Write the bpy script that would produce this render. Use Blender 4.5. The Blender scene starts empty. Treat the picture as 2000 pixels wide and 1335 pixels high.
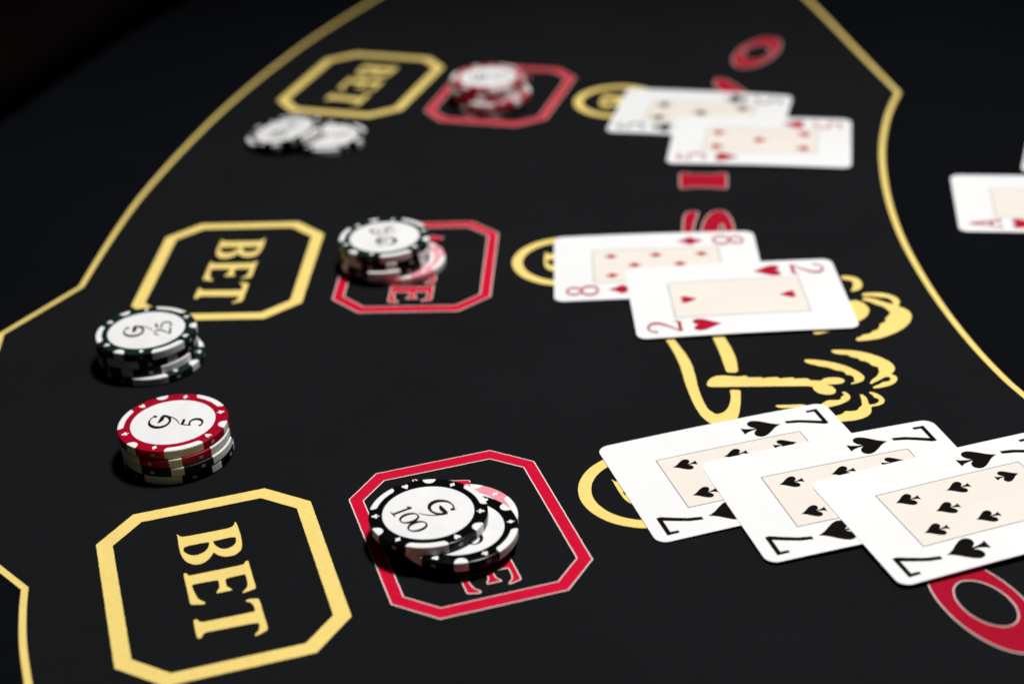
import bpy, math, random
from mathutils import Vector, Matrix
from mathutils.geometry import tessellate_polygon

random.seed(7)
S = 0.001                      # all lists below are millimetres on the table
scene = bpy.context.scene
col = scene.collection

# ---------------------------------------------------------------- camera
CAM_H = 326.12                 # mm above the felt
PITCH, ROLL, FPX = 0.50448, -0.05121, 3321.26
cd = bpy.data.cameras.new('camera')
cam = bpy.data.objects.new('camera', cd)
col.objects.link(cam)
fwd = Vector((0, math.cos(PITCH), -math.sin(PITCH)))
up0 = Vector((0, math.sin(PITCH), math.cos(PITCH)))
c_, s_ = math.cos(ROLL), math.sin(ROLL)
right = Vector((1, 0, 0)) * c_ + up0 * s_
upv = Vector((1, 0, 0)) * -s_ + up0 * c_
m = Matrix((right, upv, -fwd)).transposed().to_4x4()
m.translation = Vector((0, 0, CAM_H * S))
cam.matrix_world = m
cd.sensor_width = 36
cd.lens = FPX / 2000 * 36
cd.clip_start, cd.clip_end = 0.02, 20
cd.dof.use_dof = True
cd.dof.focus_distance = 0.585
cd.dof.aperture_fstop = 6.2
cd.dof.aperture_blades = 0
scene.camera = cam

# ---------------------------------------------------------------- light
w = bpy.data.worlds.new('World')
scene.world = w
w.use_nodes = True
w.node_tree.nodes['Background'].inputs[0].default_value = (0.93, 0.96, 1.0, 1)
w.node_tree.nodes['Background'].inputs[1].default_value = 0.012
ld = bpy.data.lights.new('table_lamp_light', 'SPOT')
ld.energy = 97
ld.color = (1.0, 0.985, 0.965)
ld.shadow_soft_size = 0.10
ld.spot_size = math.radians(66)
ld.spot_blend = 1.0
lamp = bpy.data.objects.new('table_lamp_light', ld)
col.objects.link(lamp)
lamp.location = (0.26, 0.72, 1.35)
lamp.rotation_euler = (Vector((0.06, 0.52, 0)) - lamp.location).to_track_quat('-Z', 'Y').to_euler()
vs = scene.view_settings
vs.view_transform = 'Standard'
vs.look = 'None'
vs.exposure = 0.0
vs.gamma = 1.0
vs.use_curve_mapping = False

# ---------------------------------------------------------------- materials
def mat(name, color, rough=0.6, spec=0.3, noise=0.0, nscale=900.0, bump=0.0, bscale=1600.0, weave=0.0, coat=0.0, sheen=0.0, patch=0.0, pscale=20.0):
    M = bpy.data.materials.new(name)
    M.use_nodes = True
    N, L = M.node_tree.nodes, M.node_tree.links
    b = N['Principled BSDF']
    b.inputs['Base Color'].default_value = (*color, 1)
    b.inputs['Roughness'].default_value = rough
    b.inputs['Specular IOR Level'].default_value = spec
    b.inputs['Coat Weight'].default_value = coat
    b.inputs['Coat Roughness'].default_value = 0.15
    b.inputs['Sheen Weight'].default_value = sheen
    tc = N.new('ShaderNodeTexCoord')
    if noise:
        n = N.new('ShaderNodeTexNoise')
        n.inputs['Scale'].default_value = nscale
        n.inputs['Detail'].default_value = 5
        L.new(tc.outputs['Object'], n.inputs['Vector'])
        r = N.new('ShaderNodeMapRange')
        r.inputs[1].default_value, r.inputs[2].default_value = 0.3, 0.7
        r.inputs[3].default_value, r.inputs[4].default_value = 1 - noise, 1 + noise
        L.new(n.outputs['Fac'], r.inputs[0])
        x = N.new('ShaderNodeMix')
        x.data_type = 'RGBA'
        x.blend_type = 'MULTIPLY'
        x.inputs[0].default_value = 1
        x.inputs[6].default_value = (*color, 1)
        if patch:
            n3 = N.new('ShaderNodeTexNoise')
            n3.inputs['Scale'].default_value = pscale
            n3.inputs['Detail'].default_value = 6
            n3.inputs['Roughness'].default_value = 0.65
            L.new(tc.outputs['Object'], n3.inputs['Vector'])
            r3 = N.new('ShaderNodeMapRange')
            r3.inputs[1].default_value, r3.inputs[2].default_value = 0.3, 0.7
            r3.inputs[3].default_value, r3.inputs[4].default_value = 1 - patch, 1 + patch * 0.5
            L.new(n3.outputs['Fac'], r3.inputs[0])
            mm = N.new('ShaderNodeMath')
            mm.operation = 'MULTIPLY'
            L.new(r.outputs[0], mm.inputs[0])
            L.new(r3.outputs[0], mm.inputs[1])
            L.new(mm.outputs[0], x.inputs[7])
        else:
            L.new(r.outputs[0], x.inputs[7])
        L.new(x.outputs[2], b.inputs['Base Color'])
    if bump or weave:
        h = None
        if bump:
            n2 = N.new('ShaderNodeTexNoise')
            n2.inputs['Scale'].default_value = bscale
            n2.inputs['Detail'].default_value = 3
            L.new(tc.outputs['Object'], n2.inputs['Vector'])
            h = n2.outputs['Fac']
        if weave:
            wv = N.new('ShaderNodeTexWave')
            wv.bands_direction = 'DIAGONAL'
            wv.inputs['Scale'].default_value = 330
            wv.inputs['Distortion'].default_value = 1.5
            L.new(tc.outputs['Object'], wv.inputs['Vector'])
            if h is None:
                h = wv.outputs['Fac']
            else:
                a = N.new('ShaderNodeMath')
                a.operation = 'MULTIPLY_ADD'
                a.inputs[1].default_value = weave
                L.new(wv.outputs['Fac'], a.inputs[0])
                L.new(h, a.inputs[2])
                h = a.outputs[0]
        bp = N.new('ShaderNodeBump')
        bp.inputs['Strength'].default_value = max(bump, 0.05)
        bp.inputs['Distance'].default_value = 0.0002
        L.new(h, bp.inputs['Height'])
        L.new(bp.outputs['Normal'], b.inputs['Normal'])
    return M

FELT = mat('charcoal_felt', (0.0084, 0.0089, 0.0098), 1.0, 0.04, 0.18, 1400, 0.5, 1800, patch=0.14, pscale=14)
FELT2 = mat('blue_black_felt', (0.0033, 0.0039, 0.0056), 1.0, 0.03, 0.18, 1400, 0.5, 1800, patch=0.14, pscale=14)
YEL = mat('gold_print', (0.85, 0.65, 0.20), 0.9, 0.1, 0.05, 900, 0.3, 2200, 0.6, patch=0.06, pscale=60)
RED = mat('crimson_print', (0.58, 0.003, 0.034), 0.9, 0.1, 0.12, 900, 0.3, 2200, 0.6, patch=0.10, pscale=60)
PALE = mat('pale_print_edge', (0.78, 0.64, 0.58), 0.9, 0.1, 0.12, 1200, 0.2, 2200)
CRIM = mat('deep_crimson_print', (0.36, 0.003, 0.022), 0.9, 0.1, 0.10, 900, 0.25, 2200, 0.5)
LEATHER = mat('dark_leather', (0.0016, 0.0006, 0.0005), 0.7, 0.03, 0.2, 200, 0.4, 500)
CARD = mat('card_stock', (0.83, 0.835, 0.84), 0.42, 0.35, 0.012, 60, 0.04, 1500, patch=0.03, pscale=22)
CREAM = mat('card_cream_panel', (0.81, 0.75, 0.68), 0.45, 0.35, 0.012, 80, 0.04, 1500, patch=0.03, pscale=22)
INKB = mat('black_card_ink', (0.006, 0.0045, 0.004), 0.8, 0.03)
INKR = mat('red_card_ink', (0.40, 0.006, 0.028), 0.8, 0.05)
INKL = mat('thin_frame_ink', (0.03, 0.02, 0.018), 0.8, 0.05)
CH_BLACK = mat('black_chip_clay', (0.0022, 0.0022, 0.0026), 0.24, 0.16, 0.15, 500, 0.05, 900)
CH_GREEN = mat('green_chip_clay', (0.006, 0.020, 0.017), 0.26, 0.18, 0.12, 500, 0.05, 900)
CH_RED = mat('red_chip_clay', (0.36, 0.002, 0.020), 0.28, 0.22, 0.06, 500, 0.05, 900)
CH_PINK = mat('pink_chip_clay', (0.78, 0.30, 0.36), 0.36, 0.3, 0.05, 500, 0.05, 900)
INSERT = mat('white_chip_insert', (0.84, 0.84, 0.83), 0.40, 0.3, 0.03, 500, 0.05, 900, patch=0.06, pscale=150)
LABEL = mat('white_chip_label', (0.80, 0.80, 0.80), 0.5, 0.25, 0.015, 300, 0.03, 900, patch=0.06, pscale=90)
CHINK = mat('chip_label_ink', (0.012, 0.008, 0.010), 0.8, 0.05)
GREYMARK = mat('grey_edge_mark', (0.42, 0.42, 0.42), 0.5, 0.25)

# ---------------------------------------------------------------- helpers
def mesh(name, verts, faces, mats, fmat=None, smooth=False):
    me = bpy.data.meshes.new(name)
    me.from_pydata([(x * S, y * S, z * S) for x, y, z in verts], [], faces)
    for q in (mats if isinstance(mats, (list, tuple)) else [mats]):
        me.materials.append(q)
    if fmat:
        for p, i in zip(me.polygons, fmat):
            p.material_index = i
    if smooth:
        for p in me.polygons:
            p.use_smooth = True
    me.update()
    return me

def obj(name, me, parent=None, loc=(0, 0, 0), rz=0.0):
    o = bpy.data.objects.new(name, me)
    col.objects.link(o)
    o.location = [q * S for q in loc]
    o.rotation_euler = (0, 0, rz)
    if parent is not None:
        o.parent = parent
    return o

def tag(o, label=None, cat=None, group=None, kind=None):
    for k, v in (('label', label), ('category', cat), ('group', group), ('kind', kind)):
        if v:
            o[k] = v
    return o

def area(p):
    return sum(p[i - 1][0] * p[i][1] - p[i][0] * p[i - 1][1] for i in range(len(p))) / 2

def offset(p, d):
    """grow (d > 0) or shrink a closed polygon with clamped mitres"""
    n, o = len(p), []
    sg = 1 if area(p) > 0 else -1
    for i in range(n):
        a, b, c = Vector(p[i - 1]), Vector(p[i]), Vector(p[(i + 1) % n])
        e1, e2 = (b - a), (c - b)
        if e1.length < 1e-6 or e2.length < 1e-6:
            o.append(tuple(b)); continue
        e1.normalize(); e2.normalize()
        n1, n2 = Vector((e1.y, -e1.x)), Vector((e2.y, -e2.x))
        h = n1 + n2
        if h.length < 1e-3:
            h = n1.copy()
        h.normalize()
        k = min(1 / max(h.dot(n1), 0.45), 2.0)
        o.append(tuple(b + h * (d * sg * k)))
    return o

def soften(p, k=0.22, times=1):
    """cut corners of a closed outline a little"""
    for _ in range(times):
        q = []
        for i in range(len(p)):
            a, b = p[i], p[(i + 1) % len(p)]
            q.append((a[0] + (b[0] - a[0]) * k, a[1] + (b[1] - a[1]) * k))
            q.append((a[0] + (b[0] - a[0]) * (1 - k), a[1] + (b[1] - a[1]) * (1 - k)))
        p = q
    return p

def fill(loops, z):
    vs3 = [[Vector((x, y, 0)) for x, y in lp] for lp in loops]
    tri = tessellate_polygon(vs3)
    vv = [(v.x, v.y, z) for lp in vs3 for v in lp]
    ff = []
    for t in tri:
        a, b, c = (vv[i] for i in t)
        cr = (b[0] - a[0]) * (c[1] - a[1]) - (b[1] - a[1]) * (c[0] - a[0])
        if abs(cr) > 1e-9:
            ff.append(tuple(t) if cr > 0 else tuple(reversed(t)))
    return vv, ff

def join(parts):
    V, F, I = [], [], []
    for vv, ff, mi in parts:
        b = len(V)
        V += vv
        F += [tuple(i + b for i in f) for f in ff]
        I += [mi] * len(ff)
    return V, F, I

ZF, ZP, ZT = 0.12, 0.22, 0.28      # playing field, print, print top layer

def roughen(p, step=0.9, amp=0.05):
    """printed edges follow the weave: break long edges up and let them wander a little"""
    o = []
    for i in range(len(p)):
        a, b = Vector(p[i]), Vector(p[(i + 1) % len(p)])
        n = max(1, int((b - a).length / step))
        for k in range(n):
            q = a.lerp(b, k / n)
            o.append((q.x + random.uniform(-amp, amp), q.y + random.uniform(-amp, amp)))
    return o

def print_yellow(name, loops):
    loops = [roughen(l) for l in loops]
    V, F = fill(loops, ZT)
    return mesh(name, V, F, YEL)

def print_red(name, loops, e=0.42, top=None):
    """crimson print with a thin pale edge: loops[0] outside, the others holes"""
    loops = [roughen(l) for l in loops]
    under = [offset(loops[0], e)] + [offset(h, -e) for h in loops[1:]]
    V, F, I = join([(*fill(under, ZP), 1), (*fill(loops, ZT), 0)])
    return mesh(name, V, F, [top or RED, PALE], I)

def catmull(p, closed=False, n=6):
    o, k = [], len(p)
    for i in range(k if closed else k - 1):
        g = (lambda j: p[j % k]) if closed else (lambda j: p[min(max(j, 0), k - 1)])
        a, b, c, d = g(i - 1), g(i), g(i + 1), g(i + 2)
        for s in range(n):
            t = s / n
            o.append(tuple(0.5 * (2 * b[q] + (c[q] - a[q]) * t + (2 * a[q] - 5 * b[q] + 4 * c[q] - d[q]) * t * t
                                  + (3 * b[q] - a[q] - 3 * c[q] + d[q]) * t ** 3) for q in range(len(b))))
    if not closed:
        o.append(tuple(p[-1]))
    return o

def ribbon(p, z=0.0, closed=False, smooth=True, n=6):
    """p: (x, y, width) stations -> strip of quads"""
    if smooth:
        p = catmull(p, closed, n)
    V, F, k = [], [], len(p)
    for i in range(k):
        a = Vector(p[(i - 1) % k][:2]) if (closed or i > 0) else Vector(p[i][:2])
        b = Vector(p[(i + 1) % k][:2]) if (closed or i < k - 1) else Vector(p[i][:2])
        d = b - a
        d = d.normalized() if d.length > 1e-9 else Vector((1, 0))
        nn = Vector((-d.y, d.x)) * max(p[i][2], 0.02) / 2
        V += [(p[i][0] + nn.x, p[i][1] + nn.y, z), (p[i][0] - nn.x, p[i][1] - nn.y, z)]
    for i in range(k if closed else k - 1):
        j = (i + 1) % k
        F.append((2 * i, 2 * i + 1, 2 * j + 1, 2 * j))
    return V, F

# ---------------------------------------------------------------- outlines (mm)
GL_B = [[-30.04,10.03],[-27.7,10.21],[-21.29,10.4],[-15.71,9.95],[-12.83,8.81],[-11.25,6.73],[-11.47,3.63],[-13.46,1.3],[-15.65,0.46],[-13.48,-0.53],[-11.03,-2.7],[-10.27,-5.13],[-11.0,-7.11],[-13.32,-8.88],[-16.48,-9.89],[-22.22,-10.12],[-27.86,-9.84],[-30.02,-9.9],[-29.47,-9.48],[-28.36,-9.09],[-27.61,-7.86],[-27.32,5.96],[-27.59,7.88],[-28.42,9.08],[-30.2,9.62]]
GL_Bh1 = [[-21.75,1.43],[-21.95,8.63],[-19.09,8.57],[-16.7,7.3],[-15.74,4.78],[-16.66,2.81],[-18.84,1.54],[-21.71,1.0]]
GL_Bh2 = [[-22.11,-8.29],[-21.86,-0.68],[-21.36,-0.11],[-18.77,-0.84],[-16.54,-2.46],[-15.67,-4.67],[-16.05,-6.71],[-17.77,-8.32],[-19.94,-9.09]]
GL_E = [[-6.55,9.4],[-6.88,10.5],[-4.32,10.46],[1.16,10.51],[7.42,10.52],[8.92,10.27],[9.39,8.67],[9.96,5.93],[9.01,6.44],[7.37,7.97],[4.89,8.47],[0.87,8.49],[0.13,8.2],[0.33,2.14],[1.51,1.71],[4.64,1.76],[6.6,2.99],[7.19,3.16],[7.17,-1.66],[6.6,-1.78],[4.68,-0.54],[1.68,-0.26],[0.19,-0.4],[-0.2,-8.27],[0.3,-8.84],[3.93,-8.55],[8.12,-7.85],[10.22,-6.12],[11.15,-5.95],[11.36,-6.78],[10.21,-10.38],[8.86,-10.56],[1.45,-10.51],[-5.73,-10.62],[-7.25,-10.32],[-6.67,-9.47],[-5.36,-9.13],[-5.26,-8.12],[-5.09,7.87],[-5.34,8.95]]
GL_T = [[13.96,6.42],[13.67,7.98],[14.58,10.46],[16.59,10.54],[23.84,10.58],[30.11,10.67],[31.24,10.38],[32.88,6.36],[32.08,6.4],[30.32,7.87],[28.09,8.53],[26.36,8.32],[25.62,-7.74],[26.33,-8.71],[28.03,-9.63],[27.85,-10.58],[26.39,-10.77],[19.4,-10.73],[18.25,-10.44],[18.3,-9.6],[19.57,-9.13],[20.39,-8.01],[20.73,7.85],[20.1,8.45],[17.51,8.37],[15.55,7.68],[14.65,6.41]]
LOGO = [
    [[138.6,632.3],[141.0,632.4],[144.2,631.0],[145.9,628.3],[146.1,624.4],[145.0,620.8],[143.2,619.1],[141.0,618.3],[140.2,619.4],[141.6,621.2],[142.4,625.5],[142.6,627.4],[140.8,628.8],[138.7,629.7]],
    [[144.2,615.9],[148.0,616.3],[152.4,615.6],[155.4,613.7],[157.5,610.7],[157.9,607.6],[156.2,603.0],[158.3,601.6],[159.8,598.4],[159.8,594.3],[157.7,589.3],[153.9,584.5],[149.3,581.0],[143.7,577.9],[138.7,576.9],[134.8,576.6],[133.9,577.6],[134.6,579.2],[136.6,580.1],[137.5,581.5],[139.1,581.6],[140.9,582.5],[142.1,584.1],[143.5,584.5],[145.1,586.6],[145.8,589.4],[147.5,590.4],[148.7,591.1],[148.9,593.7],[150.2,595.3],[151.9,597.8],[151.8,599.9],[150.9,602.4],[150.0,604.3],[148.0,605.7],[145.4,609.0],[143.3,609.9],[143.5,611.7],[146.0,612.0],[149.0,610.1],[152.7,606.4],[154.4,605.4],[155.0,606.1],[154.8,608.6],[153.7,611.1],[151.1,612.0],[147.4,613.4],[144.0,613.4]],
    [[138.6,610.4],[141.1,610.1],[143.3,607.4],[144.3,603.7],[144.0,600.7],[142.5,596.8],[140.0,594.1],[138.1,592.6],[134.4,593.5],[134.9,601.7],[136.9,608.7]],
    [[118.8,586.6],[119.7,588.2],[124.5,590.6],[129.9,590.0],[130.0,587.7],[127.5,586.2],[122.8,584.4],[119.4,583.7],[118.6,584.7]],
    [[59.1,595.3],[62.4,595.5],[63.7,586.8],[65.2,580.4],[67.1,573.6],[68.5,565.3],[68.8,556.3],[68.7,547.0],[69.3,538.8],[70.4,531.8],[72.3,528.5],[73.7,527.9],[76.2,529.3],[78.1,532.5],[79.5,536.8],[80.2,541.8],[80.2,544.3],[80.8,544.7],[83.6,544.2],[84.1,543.4],[83.1,536.5],[82.0,530.6],[80.7,525.4],[78.6,521.3],[74.8,518.9],[71.5,520.1],[69.5,522.7],[67.7,526.2],[66.0,533.2],[65.0,542.3],[64.3,551.5],[64.1,558.8],[63.9,564.2],[63.1,571.8],[61.8,579.7],[60.4,586.5]],
    [[78.6,592.6],[82.8,592.7],[83.4,586.9],[84.9,578.3],[85.8,569.4],[85.7,563.0],[85.0,557.2],[81.0,557.6],[80.6,560.3],[80.5,565.7],[80.1,574.4],[79.0,586.8]],
    [[72.2,549.2],[72.6,551.2],[74.3,554.1],[77.1,555.7],[80.7,555.2],[84.7,554.1],[86.9,554.4],[88.0,554.5],[88.0,553.2],[90.8,552.8],[93.3,552.9],[93.4,551.9],[96.0,552.4],[99.5,552.3],[99.7,551.0],[102.1,551.3],[105.2,551.5],[105.2,550.3],[108.2,550.4],[110.5,550.1],[110.7,548.7],[115.0,547.9],[116.0,549.4],[118.5,550.1],[121.6,549.8],[123.4,548.4],[123.7,546.7],[122.2,545.1],[119.6,544.9],[116.2,544.9],[118.3,543.5],[119.1,540.9],[118.7,538.9],[117.2,537.7],[114.6,537.7],[112.3,539.0],[111.0,541.7],[111.1,544.4],[104.1,545.1],[93.9,545.9],[83.7,546.7],[74.5,547.4],[72.7,548.0]],
    [[111.2,563.3],[112.0,564.5],[114.8,564.0],[119.3,562.5],[123.6,560.1],[127.2,557.1],[130.1,553.1],[131.5,549.8],[131.2,547.8],[129.9,545.9],[127.3,544.6],[125.3,544.3],[125.6,545.1],[127.3,545.9],[127.2,548.2],[127.7,549.0],[126.7,550.9],[125.0,551.3],[124.9,553.1],[124.0,554.3],[121.6,555.2],[119.4,557.6],[116.5,558.7],[112.2,561.5]],
    [[122.8,569.9],[123.7,570.7],[127.7,570.3],[132.2,569.2],[137.0,566.5],[141.0,562.8],[143.4,559.1],[144.2,555.9],[143.8,553.3],[142.3,550.8],[141.5,550.4],[143.2,548.6],[143.3,546.4],[141.8,543.6],[139.0,541.7],[135.2,540.5],[132.9,540.5],[132.9,541.5],[135.8,543.2],[137.7,544.9],[139.7,544.9],[140.9,546.8],[140.5,548.4],[138.9,548.3],[136.4,546.2],[132.8,543.7],[132.3,544.4],[134.0,547.0],[135.9,548.9],[137.4,551.3],[138.2,556.0],[135.9,557.3],[135.4,559.4],[133.8,561.0],[132.3,561.6],[131.9,563.5],[129.7,564.3],[128.3,566.6],[125.9,566.9],[123.5,568.2]],
    [[130.5,537.7],[131.6,538.1],[133.4,536.9],[134.9,534.3],[135.3,531.4],[134.3,529.4],[132.0,528.1],[129.4,527.7],[128.8,524.1],[127.1,521.4],[124.3,519.7],[121.1,518.8],[117.0,518.5],[114.2,519.3],[114.2,522.2],[118.3,523.7],[119.4,525.5],[121.9,525.3],[123.9,525.5],[125.2,527.8],[126.4,528.7],[127.0,533.1],[127.2,536.5],[128.0,536.7],[128.9,534.9],[129.2,532.8],[128.9,528.9],[131.9,529.6],[133.3,531.5],[133.1,533.0],[131.8,534.1],[131.8,535.6]],
    [[120.7,538.7],[121.9,539.3],[123.3,537.4],[123.4,534.9],[122.1,532.6],[118.9,530.4],[114.5,528.9],[111.3,527.8],[111.3,530.7],[114.7,533.8],[117.4,533.5],[119.5,533.6],[120.1,535.7],[121.7,537.1]],
    [[95.1,531.5],[95.6,532.2],[99.4,531.9],[105.4,531.8],[106.7,530.6],[101.5,529.7],[96.5,530.0]],
]
GL_A = [(0, 0), (0, .045), (.08, .07), (.40, 1.0), (.52, 1.0), (.86, .07), (.95, .045), (.95, 0), (.58, 0), (.58, .045), (.67, .07), (.60, .28), (.27, .28), (.20, .07), (.30, .045), (.30, 0)]
GL_Ah = [(.30, .36), (.43, .74), (.57, .36)]
GL_N = [(0, 1), (0, .955), (.08, .92), (.08, .08), (0, .045), (0, 0), (.26, 0), (.26, .045), (.15, .08), (.15, .80), (.78, 0), (.86, 0), (.86, .92), (.95, .955), (.95, 1), (.67, 1), (.67, .955), (.78, .92), (.78, .26), (.25, 1)]
BORDER_L = [(-40, 1120), (-71.5, 1053), (-92.9, 1010), (-112.2, 968), (-129.3, 923.4), (-141, 889), (-152, 852), (-162, 812), (-169.6, 777.5), (-175, 749), (-178.8, 721), (-182, 690), (-184.6, 659.2)]
BORDER_L2 = [(-184.6, 659.2), (-209.6, 619.2)]
BORDER_L3 = [(-209.6, 619.2), (-205, 574), (-197, 522), (-188, 488), (-178, 462.5)]
BORDER_L4 = [(-178, 462.5), (-160.2, 443.5)]
BORDER_L5 = [(-160.2, 443.5), (-158.2, 432), (-154.3, 415), (-148.4, 396), (-141, 374), (-130, 345), (-115, 310)]
BORDER_R = [(170, 1150), (183.4, 1049.6), (190, 1001), (195, 961), (199.6, 919), (204.3, 878), (209, 838.7)]
BORDER_R2 = [(209, 838.7), (198.7, 813), (190.4, 787), (183.5, 760), (178.2, 731), (174.8, 706), (172.6, 681.5), (171.6, 655), (172.3, 622), (174.5, 592), (178, 565), (182.3, 543), (186, 529.7), (194.6, 500), (208, 465), (226, 425)]

# ---------------------------------------------------------------- the table
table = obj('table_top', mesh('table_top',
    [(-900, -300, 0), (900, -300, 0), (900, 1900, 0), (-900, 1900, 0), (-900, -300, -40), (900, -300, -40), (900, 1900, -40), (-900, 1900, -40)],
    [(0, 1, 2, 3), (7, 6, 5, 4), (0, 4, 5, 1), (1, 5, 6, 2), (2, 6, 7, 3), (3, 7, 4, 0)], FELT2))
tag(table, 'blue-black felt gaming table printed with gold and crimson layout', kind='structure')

def path(*segs):
    o = []
    for s in segs:
        q = catmull(s) if len(s) > 2 else list(s)
        o += q if not o else q[1:]
    return o

pl = path(BORDER_L, BORDER_L2, BORDER_L3, BORDER_L4, BORDER_L5)
pr = path(BORDER_R, BORDER_R2)
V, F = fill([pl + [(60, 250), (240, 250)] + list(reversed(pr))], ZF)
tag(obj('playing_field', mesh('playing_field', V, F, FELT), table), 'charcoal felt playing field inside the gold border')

def line(segs, width):
    """border line with mitred corners"""
    p = path(*segs)
    return mesh('border_line', *fill([offset_open(p, width / 2) + list(reversed(offset_open(p, -width / 2)))], ZT), YEL)

def offset_open(p, d):
    o = []
    for i in range(len(p)):
        b = Vector(p[i])
        e1 = (b - Vector(p[i - 1])) if i else None
        e2 = (Vector(p[i + 1]) - b) if i < len(p) - 1 else None
        e1 = e1 or e2
        e2 = e2 or e1
        e1, e2 = e1.normalized(), e2.normalized()
        n1, n2 = Vector((-e1.y, e1.x)), Vector((-e2.y, e2.x))
        h = (n1 + n2).normalized()
        o.append(tuple(b + h * d / max(h.dot(n1), 0.4)))
    return o

obj('border_line', line([BORDER_L, BORDER_L2, BORDER_L3, BORDER_L4, BORDER_L5], 2.3), table)
obj('border_line', line([BORDER_R, BORDER_R2], 2.5), table)

# padded rail beyond the felt
def rail():
    p = catmull([(-60, 1330), (-165, 1190), (-238, 1060), (-285, 930), (-325, 790), (-350, 640), (-350, 480), (-325, 330)], n=8)
    V, F, k = [], [], 16
    for i, (x, y) in enumerate(p):
        a, b = Vector(p[max(i - 1, 0)]), Vector(p[min(i + 1, len(p) - 1)])
        d = (b - a).normalized()
        nn = Vector((-d.y, d.x))
        for j in range(k):
            t = 2 * math.pi * j / k
            V.append((x + nn.x * 42 * math.cos(t), y + nn.y * 42 * math.cos(t), 14 + 22 * math.sin(t)))
    for i in range(len(p) - 1):
        for j in range(k):
            F.append((i * k + j, i * k + (j + 1) % k, (i + 1) * k + (j + 1) % k, (i + 1) * k + j))
    return mesh('padded_rail', V, F, LEATHER, smooth=True)
tag(obj('padded_rail', rail(), table), 'dark brown leather padded rail')

def octagon(W, H, c):
    return [(-W + c, H), (-W, H - c), (-W, -H + c), (-W + c, -H), (W - c, -H), (W, -H + c), (W, H - c), (W - c, H)]

def text_loop(p, k=1.0, a0=0.0, h0=0.0):
    """(advance, height) -> box coordinates: text runs toward -y, letter tops point to +x"""
    return [(h * k + h0, -(a * k + a0)) for a, h in p]

OY, IY = octagon(36.27, 47.04, 13.6), octagon(31.0, 41.5, 10.6)
OR, IR = octagon(33.0, 43.0, 12.3), octagon(29.0, 38.2, 9.7)
gold_frame = print_yellow('betting_box', [OY, IY])
red_frame = print_red('ante_box', [OR, IR], 0.42)
bet_letters = [print_yellow('letter', [soften(text_loop(GL_B))] + [soften(text_loop(h)) for h in (GL_Bh1, GL_Bh2)]),
               print_yellow('letter', [soften(text_loop(GL_E), 0.15)]), print_yellow('letter', [soften(text_loop(GL_T), 0.15)])]
kk = 0.845
ante_letters = [print_red('letter', [text_loop(GL_A, 18, -34.5, -9.6), text_loop(GL_Ah, 18, -34.5, -9.6)], 0.4),
                print_red('letter', [text_loop(GL_N, 18, -17.2, -9.6)], 0.4),
                print_red('letter', [soften(text_loop(GL_T, kk, -10.2, -0.4), 0.15)], 0.4),
                print_red('letter', [soften(text_loop(GL_E, kk, 25.2, -0.4), 0.15)], 0.4)]
for x, y, t, q in ((-97.7, 443.1, 0.269, 'beside the red-topped chip stack'), (-121.0, 669.3, -0.067, 'behind the green-topped chip stack'), (-75.3, 893.8, -0.333, 'behind two overlapping black chips')):
    b = tag(obj('betting_box', gold_frame, table, (x, y, 0), t), 'gold octagonal BET box printed ' + q)
    for me in bet_letters:
        obj('letter', me, b)
for x, y, t, q in ((-18.1, 464.2, 0.275, 'under two black hundred chips'), (-39.0, 663.5, -0.071, 'under the stack with a pink chip at its foot'), (1.2, 866.6, -0.308, 'under the red chip stack')):
    b = tag(obj('ante_box', red_frame, table, (x, y, 0), t), 'crimson octagonal ANTE box printed ' + q)
    for me in ante_letters:
        obj('letter', me, b)

def circle(r, n=72, cx=0.0, cy=0.0):
    return [(cx + r * math.cos(2 * math.pi * i / n), cy + r * math.sin(2 * math.pi * i / n)) for i in range(n)]
ring = print_yellow('bonus_circle', [circle(23.4), circle(18.9)])
bx = (max(p[0] for p in GL_B) + min(p[0] for p in GL_B)) / 2
ringB = print_yellow('letter', [soften(text_loop(GL_B, 0.95, -bx * 0.95))] + [soften(text_loop(h, 0.95, -bx * 0.95)) for h in (GL_Bh1, GL_Bh2)])
for x, y, t in ((43.3, 482.4, 0.27), (25.2, 660.0, -0.07), (62.6, 847.0, -0.31)):
    b = obj('bonus_circle', ring, table, (x, y, 0), t)
    obj('letter', ringB, b)

emblem = tag(obj('emblem', None, table), 'gold emblem of feathers and ribbon strokes')
for p in LOGO:
    obj('gold_stroke', print_yellow('gold_stroke', [soften([tuple(q) for q in p], 0.2)]), emblem)

def ellipse(cx, cy, a, b, dx, dy, n=64):
    return [(cx + a * math.cos(t) * dx - b * math.sin(t) * dy, cy + a * math.cos(t) * dy + b * math.sin(t) * dx)
            for t in (2 * math.pi * i / n for i in range(n))]
word = tag(obj('printed_word', None, table), 'large crimson capital letters curving across the felt')
L_I = [(84.3, 747.4), (85.2, 748), (87.9, 747.6), (89.4, 746.2), (101, 744.6), (103.2, 745.8), (105.4, 745.4), (106, 744), (104.1, 729.2), (103.4, 727.8), (101.1, 728.1), (99.4, 729.6), (87.5, 731.3), (85.3, 730.4), (83.2, 730.6), (82.6, 731.7)]
L_S = [(75.5, 668), (78.5, 683.8), (79.8, 693.7), (80.7, 698.8), (81.8, 702), (83.1, 703.9), (87, 703.8), (87.3, 702), (85.9, 696.9), (84.7, 693.1), (83.7, 688.6), (82.9, 683.2), (82.4, 678.5), (84.2, 677.6),
       (86.7, 683.1), (88, 688.8), (89.5, 694.4), (91.8, 699.5), (94.2, 702.8), (96.5, 703.6), (98.9, 702.9), (100.2, 700.1), (101.1, 694.3), (101.3, 688.4), (100.8, 682), (99.5, 672), (98.0, 663), (94.0, 664),
       (95.8, 674), (96.8, 682.9), (97.2, 687), (96.9, 689.3), (96, 689.4), (95.1, 687.2), (94.4, 683.1), (92.5, 674), (88.5, 666), (82, 663)]
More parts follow.
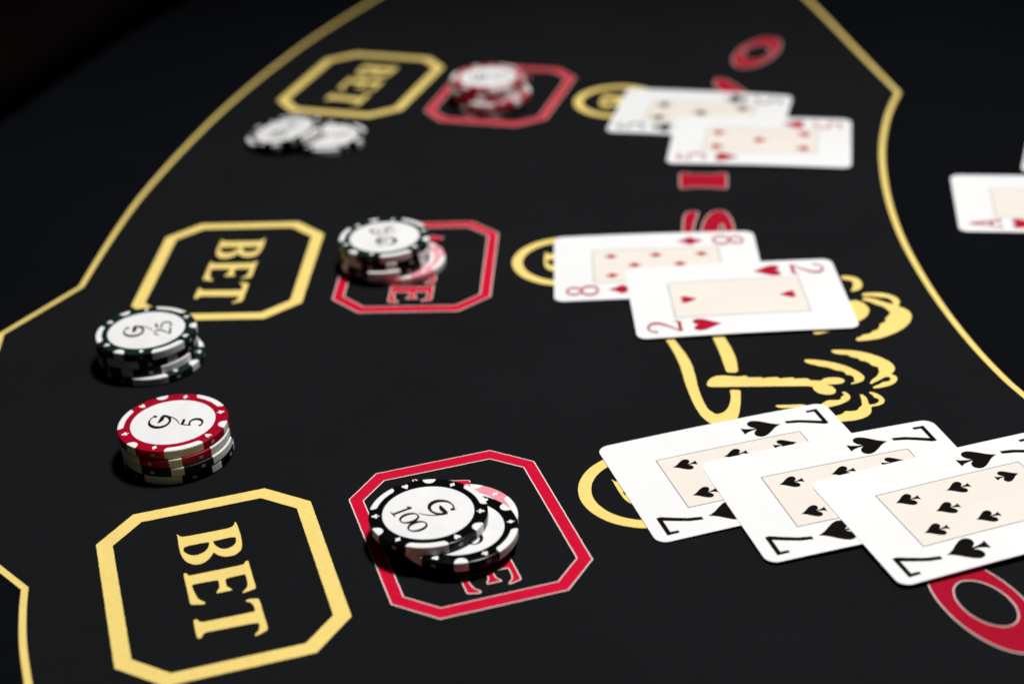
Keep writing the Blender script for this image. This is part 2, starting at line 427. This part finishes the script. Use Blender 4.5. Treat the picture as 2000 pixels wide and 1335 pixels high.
L_N = [(115.8, 862), (116.2, 867.1), (117.2, 871.1), (119.5, 873.5), (122.9, 870.2), (127.3, 860), (131, 849.1), (135.5, 835), (137.5, 822), (127, 820), (121, 838), (118.0, 852)]
for lp in ([ellipse(145.8, 911.6, 26.0, 10.8, -0.46, -0.887), ellipse(145.8, 911.6, 12.7, 7.4, -0.39, -0.92)],
           [soften(L_N)], [soften(L_I, 0.12)], [soften(L_S, 0.2)],
           [ellipse(139.3, 410.8, 25.0, 12.1, 0.34, -0.940), ellipse(139.9, 411.1, 12.3, 7.9, 0.383, -0.924)]):
    obj('letter', print_red('letter', lp, 0.4, CRIM), word)

# ---------------------------------------------------------------- suits and numerals
def mirror(h):
    return h + [(-x, y) for x, y in reversed(h) if abs(x) > 1e-9]
SPADE = mirror([(0, .62), (.045, .51), (.14, .36), (.28, .20), (.41, .03), (.47, -.11), (.455, -.24), (.37, -.33), (.25, -.345), (.13, -.29), (.05, -.19), (.03, -.17), (.05, -.34), (.10, -.50), (.18, -.62)])
HEART = mirror([(0, .34), (.08, .46), (.22, .545), (.36, .53), (.47, .42), (.50, .25), (.44, .06), (.30, -.16), (.12, -.42), (0, -.62)])
DIAM = [(0, .62), (.2, .27), (.44, 0), (.2, -.27), (0, -.62), (-.2, -.27), (-.44, 0), (-.2, .27)]
_c = [(.02, -.20)]
CLUB = mirror([(0, .56), (.12, .53), (.21, .44), (.24, .32), (.20, .20), (.13, .12), (.25, .14), (.40, .10), (.49, -.02), (.49, -.16), (.40, -.28), (.27, -.31), (.14, -.26), (.05, -.16), (.045, -.30), (.09, -.48), (.17, -.58)])
SUIT = {'spade': SPADE, 'heart': HEART, 'diamond': DIAM, 'club': CLUB}
CIR = lambda cx, cy, a, b, w1, w2, n=20: [(cx + a * math.cos(t), cy + b * math.sin(t), w1 + (w2 - w1) * abs(math.cos(t)) ** 1.6) for t in (2 * math.pi * i / n for i in range(n))]
# numerals inside a box 10 wide, 14 high, centred on the origin
NUM7 = [(-5.2, 7.2), (5.0, 7.2), (5.15, 5.8), (3.3, 2.0), (1.3, -2.6), (0.35, -7.1), (-1.0, -7.1), (-0.3, -2.8), (1.5, 1.8), (3.3, 5.9), (-4.0, 5.9), (-4.1, 3.1), (-5.1, 3.1)]
def numeral(ch, wm=1.0):
    """list of (verts, faces) in numeral coordinates; each stroke a hair above the last"""
    rib = lambda p, *a: ribbon([(x, y, w_ * wm) for x, y, w_ in p], *a)
    if ch == '7':
        return [fill([offset(NUM7, 0.16)], 0)]
    if ch == '2':
        return [rib([(-3.9, 3.2, 1.5), (-3.4, 5.4, .9), (-1.2, 6.7, .75), (1.6, 6.3, 1.0), (3.3, 4.4, 1.6), (3.0, 1.9, 1.6), (0.8, -1.2, 1.1), (-2.0, -4.0, .8), (-4.0, -6.0, .7)], 0),
                rib([(-4.3, -6.2, 1.3), (-1.0, -6.1, 1.3), (2.6, -6.2, 1.3), (3.9, -6.0, 1.1), (4.5, -4.0, .5)], .01)]
    if ch == '8':
        return [rib(CIR(0, 3.5, 3.1, 3.0, .75, 1.5), 0, True), rib(CIR(0, -3.2, 3.9, 3.5, .75, 1.6), .01, True)]
    if ch == '5':
        return [rib([(-3.0, 6.2, 1.3), (0, 6.1, 1.4), (3.4, 6.4, 1.2)], 0), rib([(-2.6, 6.4, .7), (-2.9, 3.4, .8), (-3.2, .4, .8)], .01),
                rib([(-3.2, .3, .7), (-1.2, 1.6, .8), (1.6, 1.5, 1.1), (3.6, -.6, 1.6), (3.6, -3.6, 1.6), (1.6, -6.0, 1.1), (-1.6, -6.6, .8), (-3.6, -5.4, 1.5)], .02)]
    if ch == 'A':
        return [fill([[((x - .475) * 10.5, (y - .5) * 14) for x, y in GL_A], [((x - .475) * 10.5, (y - .5) * 14) for x, y in GL_Ah]], 0)]
    if ch == '1':
        return [rib([(0.3, 6.9, 1.3), (0.3, 0, 1.3), (0.3, -6.9, 1.3)], 0), rib([(-2.4, -6.7, .6), (0.3, -6.7, .6), (3.0, -6.7, .6)], .01),
                rib([(-2.4, 4.9, .3), (-1.0, 5.6, .9), (0.6, 6.8, 1.2)], .02)]
    if ch == '0':
        return [rib(CIR(0, 0, 4.0, 6.3, .7, 1.5), 0, True)]

# ---------------------------------------------------------------- playing cards
CL, CW, CT = 88.0, 61.6, 0.28
PIPS = {'7': [(-19, 1, 0), (-19, -1, 0), (-9.4, 0, 0), (0, 1, 0), (0, -1, 0), (19, 1, 1), (19, -1, 1)],
        '8': [(-19.4, 1, 0), (-19.4, -1, 0), (-9.6, 0, 0), (0, 1, 0), (0, -1, 0), (9.8, 0, 1), (19.6, 1, 1), (19.6, -1, 1)],
        '2': [(-20.3, 0, 0), (20.5, 0, 1)], '5': [(-20.5, 1, 0), (-20.5, -1, 0), (0, 0, 0), (20.5, 1, 1), (20.5, -1, 1)], 'A': [(0, 0, 0)]}

def make_card(label, num, suit, x, y, rz, z, bow=0.45, group=None, twist=0.0):
    bend = lambda u, v: bow * (1 - (2 * u / CL) ** 2) + twist * u * v / (CL * CW)
    k = (CAM_H - z - CT - bow) / CAM_H                # the outline was measured on the felt; the card lies a little above it
    root = None
    rc, st = 4.2, []
    for a in range(9):
        t = math.pi / 2 * a / 8
        st.append((-CL / 2 + rc - rc * math.cos(t), CW / 2 - rc + rc * math.sin(t)))
    us = st + [(-CL / 2 + rc + (CL - 2 * rc) * i / 24, CW / 2) for i in range(1, 24)] + [(-u, v) for u, v in reversed(st)]
    V, F, n = [], [], len(us)
    for zz in (CT, 0):
        for u, h in us:
            V += [(u, h, zz + bend(u, h)), (u, 0, zz + bend(u, 0)), (u, -h, zz + bend(u, -h))]
    for i in range(n - 1):
        a, b, c = 3 * i, 3 * i + 3, 3 * n
        for s in (0, 1):
            F.append((a + s, a + s + 1, b + s + 1, b + s))
            F.append((c + a + s, c + b + s, c + b + s + 1, c + a + s + 1))
        F.append((a, b, c + b, c + a))
        F.append((a + 2, c + a + 2, c + b + 2, b + 2))
    for e in (0, 3 * n - 3):
        for s in (0, 1):
            F.append((e + s, e + s + 1, 3 * n + e + s + 1, 3 * n + e + s))
    root = obj('playing_card', mesh('playing_card', V, F, CARD), None, (x * k, y * k, z), rz)
    tag(root, label, 'playing card', group)
    ink = INKR if suit in ('heart', 'diamond') else INKB

    def put(name, shapes, cu, cv, sc, flip, m, lift, parent=root):
        """shapes in upright coordinates: up = -u, right = +v"""
        parts, sg = [], (-1 if flip else 1)
        for vv, ff in shapes:
            q = []
            for px, py, pz in vv:
                u, v = cu - sg * py * sc, cv + sg * px * sc
                q.append((u, v, CT + bend(u, v) + lift + pz))
            parts.append((q, ff, 0))
        a, b, c = join(parts)
        return obj(name, mesh(name, a, b, m), parent)
    # cream panel with its thin frame
    g, a, b = [], 27.3, 15.3
    V, F = [], []
    for i in range(25):
        u = -a + 2 * a * i / 24
        for v in (-b, 0, b):
            V.append((u, v, CT + bend(u, v) + .03))
    for i in range(24):
        for s in (0, 1):
            F.append((3 * i + s, 3 * i + 3 + s, 3 * i + 4 + s, 3 * i + 1 + s))
    panel = obj('panel', mesh('panel', V, F, CREAM), root)
    lw, parts = 0.22, []
    for s in (-1, 1):
        p = [(-a + 2 * a * i / 24, s * b, lw) for i in range(25)]
        vv, ff = ribbon(p, 0, smooth=False)
        parts.append(([(q[0], q[1], CT + bend(q[0], q[1]) + .05) for q in vv], ff, 0))
        vv, ff = ribbon([(s * a, -b, lw), (s * a, 0, lw), (s * a, b, lw)], 0, smooth=False)
        parts.append(([(q[0], q[1], CT + bend(q[0], q[1]) + .055) for q in vv], ff, 0))
    A_, B_, C_ = join(parts)
    obj('frame_line', mesh('frame_line', A_, B_, INKL), panel)
    psz = {'spade': 7.1, 'heart': 5.8, 'diamond': 5.2, 'club': 7.0}[suit] * (2.6 if num == 'A' else 1)
    shape = [fill([SUIT[suit]], 0)]
    for u, v, f in PIPS[num]:
        put('pip', shape, u, v * 9.1, psz, f, ink, .06)
    isz = {'spade': 11.8, 'heart': 9.8, 'diamond': 9.4, 'club': 11.0}[suit]
    for f in (0, 1):
        sg = -1 if f else 1
        put('corner_numeral', numeral(num, 1.12), -32.3 * sg, -22.2 * sg, 0.98, f, ink, .06)
        put('corner_suit', shape, -15.6 * sg, -22.0 * sg, isz, f, ink, .06)
    return root

G7 = 'three spade sevens fanned out'
Z0 = 0.34
make_card('seven of spades lowest in the fanned row of three sevens, covering a gold circle', '7', 'spade', 78.63, 492.2, 0.264, Z0)
make_card('seven of spades in the middle of the fanned row of three sevens', '7', 'spade', 113.3, 477.7, 0.242, Z0 + .62)
make_card('seven of spades on top of the fanned row of three sevens, its panel uncovered', '7', 'spade', 150.0, 464.8, 0.300, Z0 + 1.24, twist=-0.8)
make_card('eight of diamonds lying partly under the two of hearts', '8', 'diamond', 63.8, 652.8, -0.045, Z0)
make_card('two of hearts lying over the corner of the eight of diamonds', '2', 'heart', 93.8, 619.4, 0.003, Z0 + .62)
make_card('five of clubs lying partly under the five of hearts', '5', 'club', 103.6, 825.1, -0.270, Z0)
make_card('five of hearts lying over the corner of the five of clubs', '5', 'heart', 128.4, 784.4, -0.196, Z0 + .62)
make_card('ace of hearts lying alone with one card beyond the gold border', 'A', 'heart', 247.2, 693.2, -0.18, Z0)
make_card('white card lying across the far corner of the ace of hearts', 'A', 'diamond', 295.0, 745.0, -0.36, Z0 + .62)

# ---------------------------------------------------------------- poker chips
R, T, RL = 19.6, 3.3, 15.1
def lathe(prof, n=96):
    V, F = [], []
    for r, z in prof:
        for i in range(n):
            t = 2 * math.pi * i / n
            V.append((r * math.cos(t), r * math.sin(t), z))
    for k in range(len(prof) - 1):
        for i in range(n):
            j = (i + 1) % n
            F.append((k * n + i, k * n + j, (k + 1) * n + j, (k + 1) * n + i))
    return V, F
prof = [(0.01, 0), (R - .45, 0), (R - .12, .12), (R, .45), (R, T - .45), (R - .12, T - .12), (R - .45, T), (RL + .05, T), (RL, T - .10), (0.01, T - .10)]
BODY = {}
for nm, m_ in (('black', CH_BLACK), ('green', CH_GREEN), ('red', CH_RED), ('pink', CH_PINK)):
    V, F = lathe(prof)
    BODY[nm] = mesh('body', V, F, m_)
V, F = lathe([(RL - .02, T - .095), (RL - .35, T - .03), (RL - .95, T - .03), (RL - 1.1, T - .09), (RL - 1.3, T - .06), (0.01, T - .06)])
LABELM = mesh('label_disc', V, F, LABEL)

def insert(half, rin, dome, n=18):
    e = .03
    V, F = [], []
    for i in range(n + 1):
        f = -1 + 2 * i / n
        t = math.radians(half) * f
        ri = rin + dome * (1 - math.sqrt(max(0, 1 - abs(f) ** (2.2 if dome > 1.5 else 12)))) * (1 if dome > 1.5 else 1)
        ri = min(ri, R - .55)
        for r, z in ((ri, T + e), (R - .45, T + e), (R - .12 + e, T - .12 + e), (R + e, T - .45), (R + e, .45), (R - .12 + e, .12 - e), (R - .5, .0)):
            V.append((r * math.cos(t), r * math.sin(t), z))
    for i in range(n):
        for k in range(6):
            a = i * 7 + k
            F.append((a, a + 1, a + 8, a + 7))
    return mesh('edge_insert', V, F, INSERT)
LONG_INS, SHORT_INS = insert(20.5, 17.3, 1.2), insert(6.6, 16.9, 2.3)
MARK = {}
for s in ('heart', 'diamond', 'spade', 'club'):
    V, F = fill([[(p[1] * 2.25 + 17.25, -p[0] * 2.25) for p in SUIT[s]]], T + .03)
    MARK[s] = mesh('suit_mark', V, F, INSERT)
V, F = [], []
for i in range(5):
    t = math.radians(-2.4 + 4.8 * i / 4)
    hh = .62 if 0 < i < 4 else .42
    V += [((R + .03) * math.cos(t), (R + .03) * math.sin(t), T / 2 - hh), ((R + .03) * math.cos(t), (R + .03) * math.sin(t), T / 2 + hh)]
F = [(2 * i, 2 * i + 2, 2 * i + 3, 2 * i + 1) for i in range(4)]
EDGE = mesh('edge_mark', V, F, GREYMARK)

def glyph_mesh(name, shapes, cx, cy, sx, sy):
    parts = [([(x * sx + cx, y * sy + cy, T - .06 + .03 + z) for x, y, z in vv], ff, 0) for vv, ff in shapes]
    a, b, c = join(parts)
    return mesh(name, a, b, CHINK)
GW = lambda p, z: ribbon([(x, y, w_ * 1.25) for x, y, w_ in p], z)
G_SHAPES = [GW([(3.9, 8.4, .25), (3.1, 7.2, 1.0), (2.6, 8.2, .5), (.4, 8.7, .45), (-2.2, 7.9, .9), (-3.9, 5.6, 1.35), (-3.7, 3.2, 1.3), (-2.1, 1.6, .9), (.4, 1.2, .7), (2.7, 2.2, 1.0), (3.7, 3.7, 1.15), (3.9, 4.7, .9)], 0),
            GW([(4.6, 4.6, .3), (3.2, 4.7, 1.1), (1.2, 4.6, 1.3), (-.4, 4.9, .8), (-1.2, 5.2, .2)], .008),
            GW([(3.9, 3.6, .5), (3.2, 1.6, .45), (1.8, -.4, .4), (.2, -1.9, .32), (-1.4, -2.7, .2)], .016)]
GLYPH_G = glyph_mesh('letter_g', G_SHAPES, 0, 0, 1, 1)
DIG = {'5': [glyph_mesh('digit', numeral('5', 1.45), 0, -7.2, .60, .56)],
       '25': [glyph_mesh('digit', numeral('2', 1.45), -2.9, -6.6, .54, .46), glyph_mesh('digit', numeral('5', 1.45), 2.9, -6.6, .54, .46)],
       '100': [glyph_mesh('digit', numeral('1', 1.45), -5.7, -6.7, .58, .50), glyph_mesh('digit', numeral('0', 1.45), -.6, -6.7, .58, .50), glyph_mesh('digit', numeral('0', 1.45), 5.0, -6.7, .58, .50)]}
ORDER = ('diamond', 'heart', 'club', 'diamond', 'heart', 'club')

def chip(color, x, y, z, phase, label, value=None, trot=0.0, group=None, tilt=None):
    """phase: direction of one long insert, trot: direction the lettering reads, both in degrees"""
    r = obj('poker_chip', None, None, (x, y, z), math.radians(phase))
    if tilt:
        r.rotation_euler = tilt.to_matrix().to_euler() if hasattr(tilt, 'to_matrix') else tilt
    r.empty_display_size = .01
    tag(r, label, 'poker chip', group)
    obj('body', BODY[color], r)
    lb = obj('label_disc', LABELM, r)
    for k in range(3):
        obj('edge_insert', LONG_INS, r, rz=math.radians(120 * k))
        obj('edge_insert', SHORT_INS, r, rz=math.radians(120 * k + 60))
    for k in range(6):
        a = math.radians(33 + 60 * k - (6 if k % 2 else 0) + (0 if k % 2 else 0))
        obj('suit_mark', MARK[ORDER[k]], r, rz=a)
        obj('edge_mark', EDGE, r, rz=a)
    if value:
        t = math.radians(trot - phase)
        obj('letter_g', GLYPH_G, lb, rz=t)
        for d in DIG[value]:
            obj('digit', d, lb, rz=t)
    return r

def at(x, y, dz):                 # keep a measured (x, y) on its sight line when the chip sits dz higher than measured
    k = 1 - dz / CAM_H
    return x * k, y * k
B0, P = 0.34, T + .07
lv = lambda n: B0 + P * n
# stack beside the middle betting box
chip('green', -141.3, 589.0, lv(0), -86, 'dark green chip at the foot of the stack covering a gold box corner')
chip('green', -143.6, 590.5, lv(1), -45, 'dark green chip third down in the stack covering a gold box corner')
chip('green', -143.9, 590.8, lv(2), 130, 'dark green chip second down in the stack covering a gold box corner')
chip('green', -143.3, 590.8, lv(3), 66, 'dark green G 25 chip on top of the stack covering a gold box corner', '25', 96)
# red-topped stack
chip('black', -121.6, 519.0, lv(0), 262, 'black chip at the foot of the red-topped stack')
chip('green', -121.6, 518.9, lv(1), 219, 'blackish green chip third down in the red-topped stack')
chip('red', -122.0, 519.3, lv(2), 219, 'red chip second down in the red-topped stack')
chip('red', -122.2, 519.9, lv(3), 50, 'red G 5 chip on top of its stack', '5', 81.5)
# black hundreds on the near red box
chip('pink', -20.5, 466.5, lv(0), 12, 'pink chip peeking out under two black hundred chips')
chip('black', -20.6, 455.4, lv(1), -27, 'black chip half covered by the black G 100 chip', '100', 2)
chip('black', -30.2, 460.1, lv(2), 30, 'black G 100 chip lying on top, lettering fully readable', '100', -60)
# stack on the middle red box
chip('pink', -46.6, 664.0, lv(0), 100, 'pink chip at the foot of the stack on the middle crimson box')
chip('black', -53.2, 663.6, lv(1), 152, 'black chip second from the foot, just above a pink chip')
chip('black', -52.6, 664.9, lv(2), 100, 'black chip second from the top of the stack above a pink chip')
chip('green', -52.6, 665.3, lv(3), 47, 'dark green chip on top of the stack above a pink chip', '25', 190)
# red stack on the far red box
GE = 'red chips stacked on the far crimson box'
chip('red', -4.2, 853.2, lv(0), 40, 'red chip at the foot of the all-red stack')
chip('red', -3.0, 852.6, lv(1), 10, 'red chip third down in the all-red stack, label edge showing')
chip('red', -6.4, 857.0, lv(2), 80, 'red chip second down in the all-red stack')
chip('red', -5.6, 857.6, lv(3), 50, 'red chip on top of the all-red stack', '5', 90)
# two black chips
chip('black', -88.0, 811.0, lv(0), 30, 'black chip lying flat with another black chip leaning on it', '5', 90)
q = Matrix.Rotation(math.radians(-8.3), 4, 'Y') @ Matrix.Rotation(math.radians(-37), 4, 'Z')
chip('black', -110.2, 814.5, lv(0) + 2.9, -37, 'black chip leaning on the rim of another black chip', '5', 143, tilt=q.to_euler())
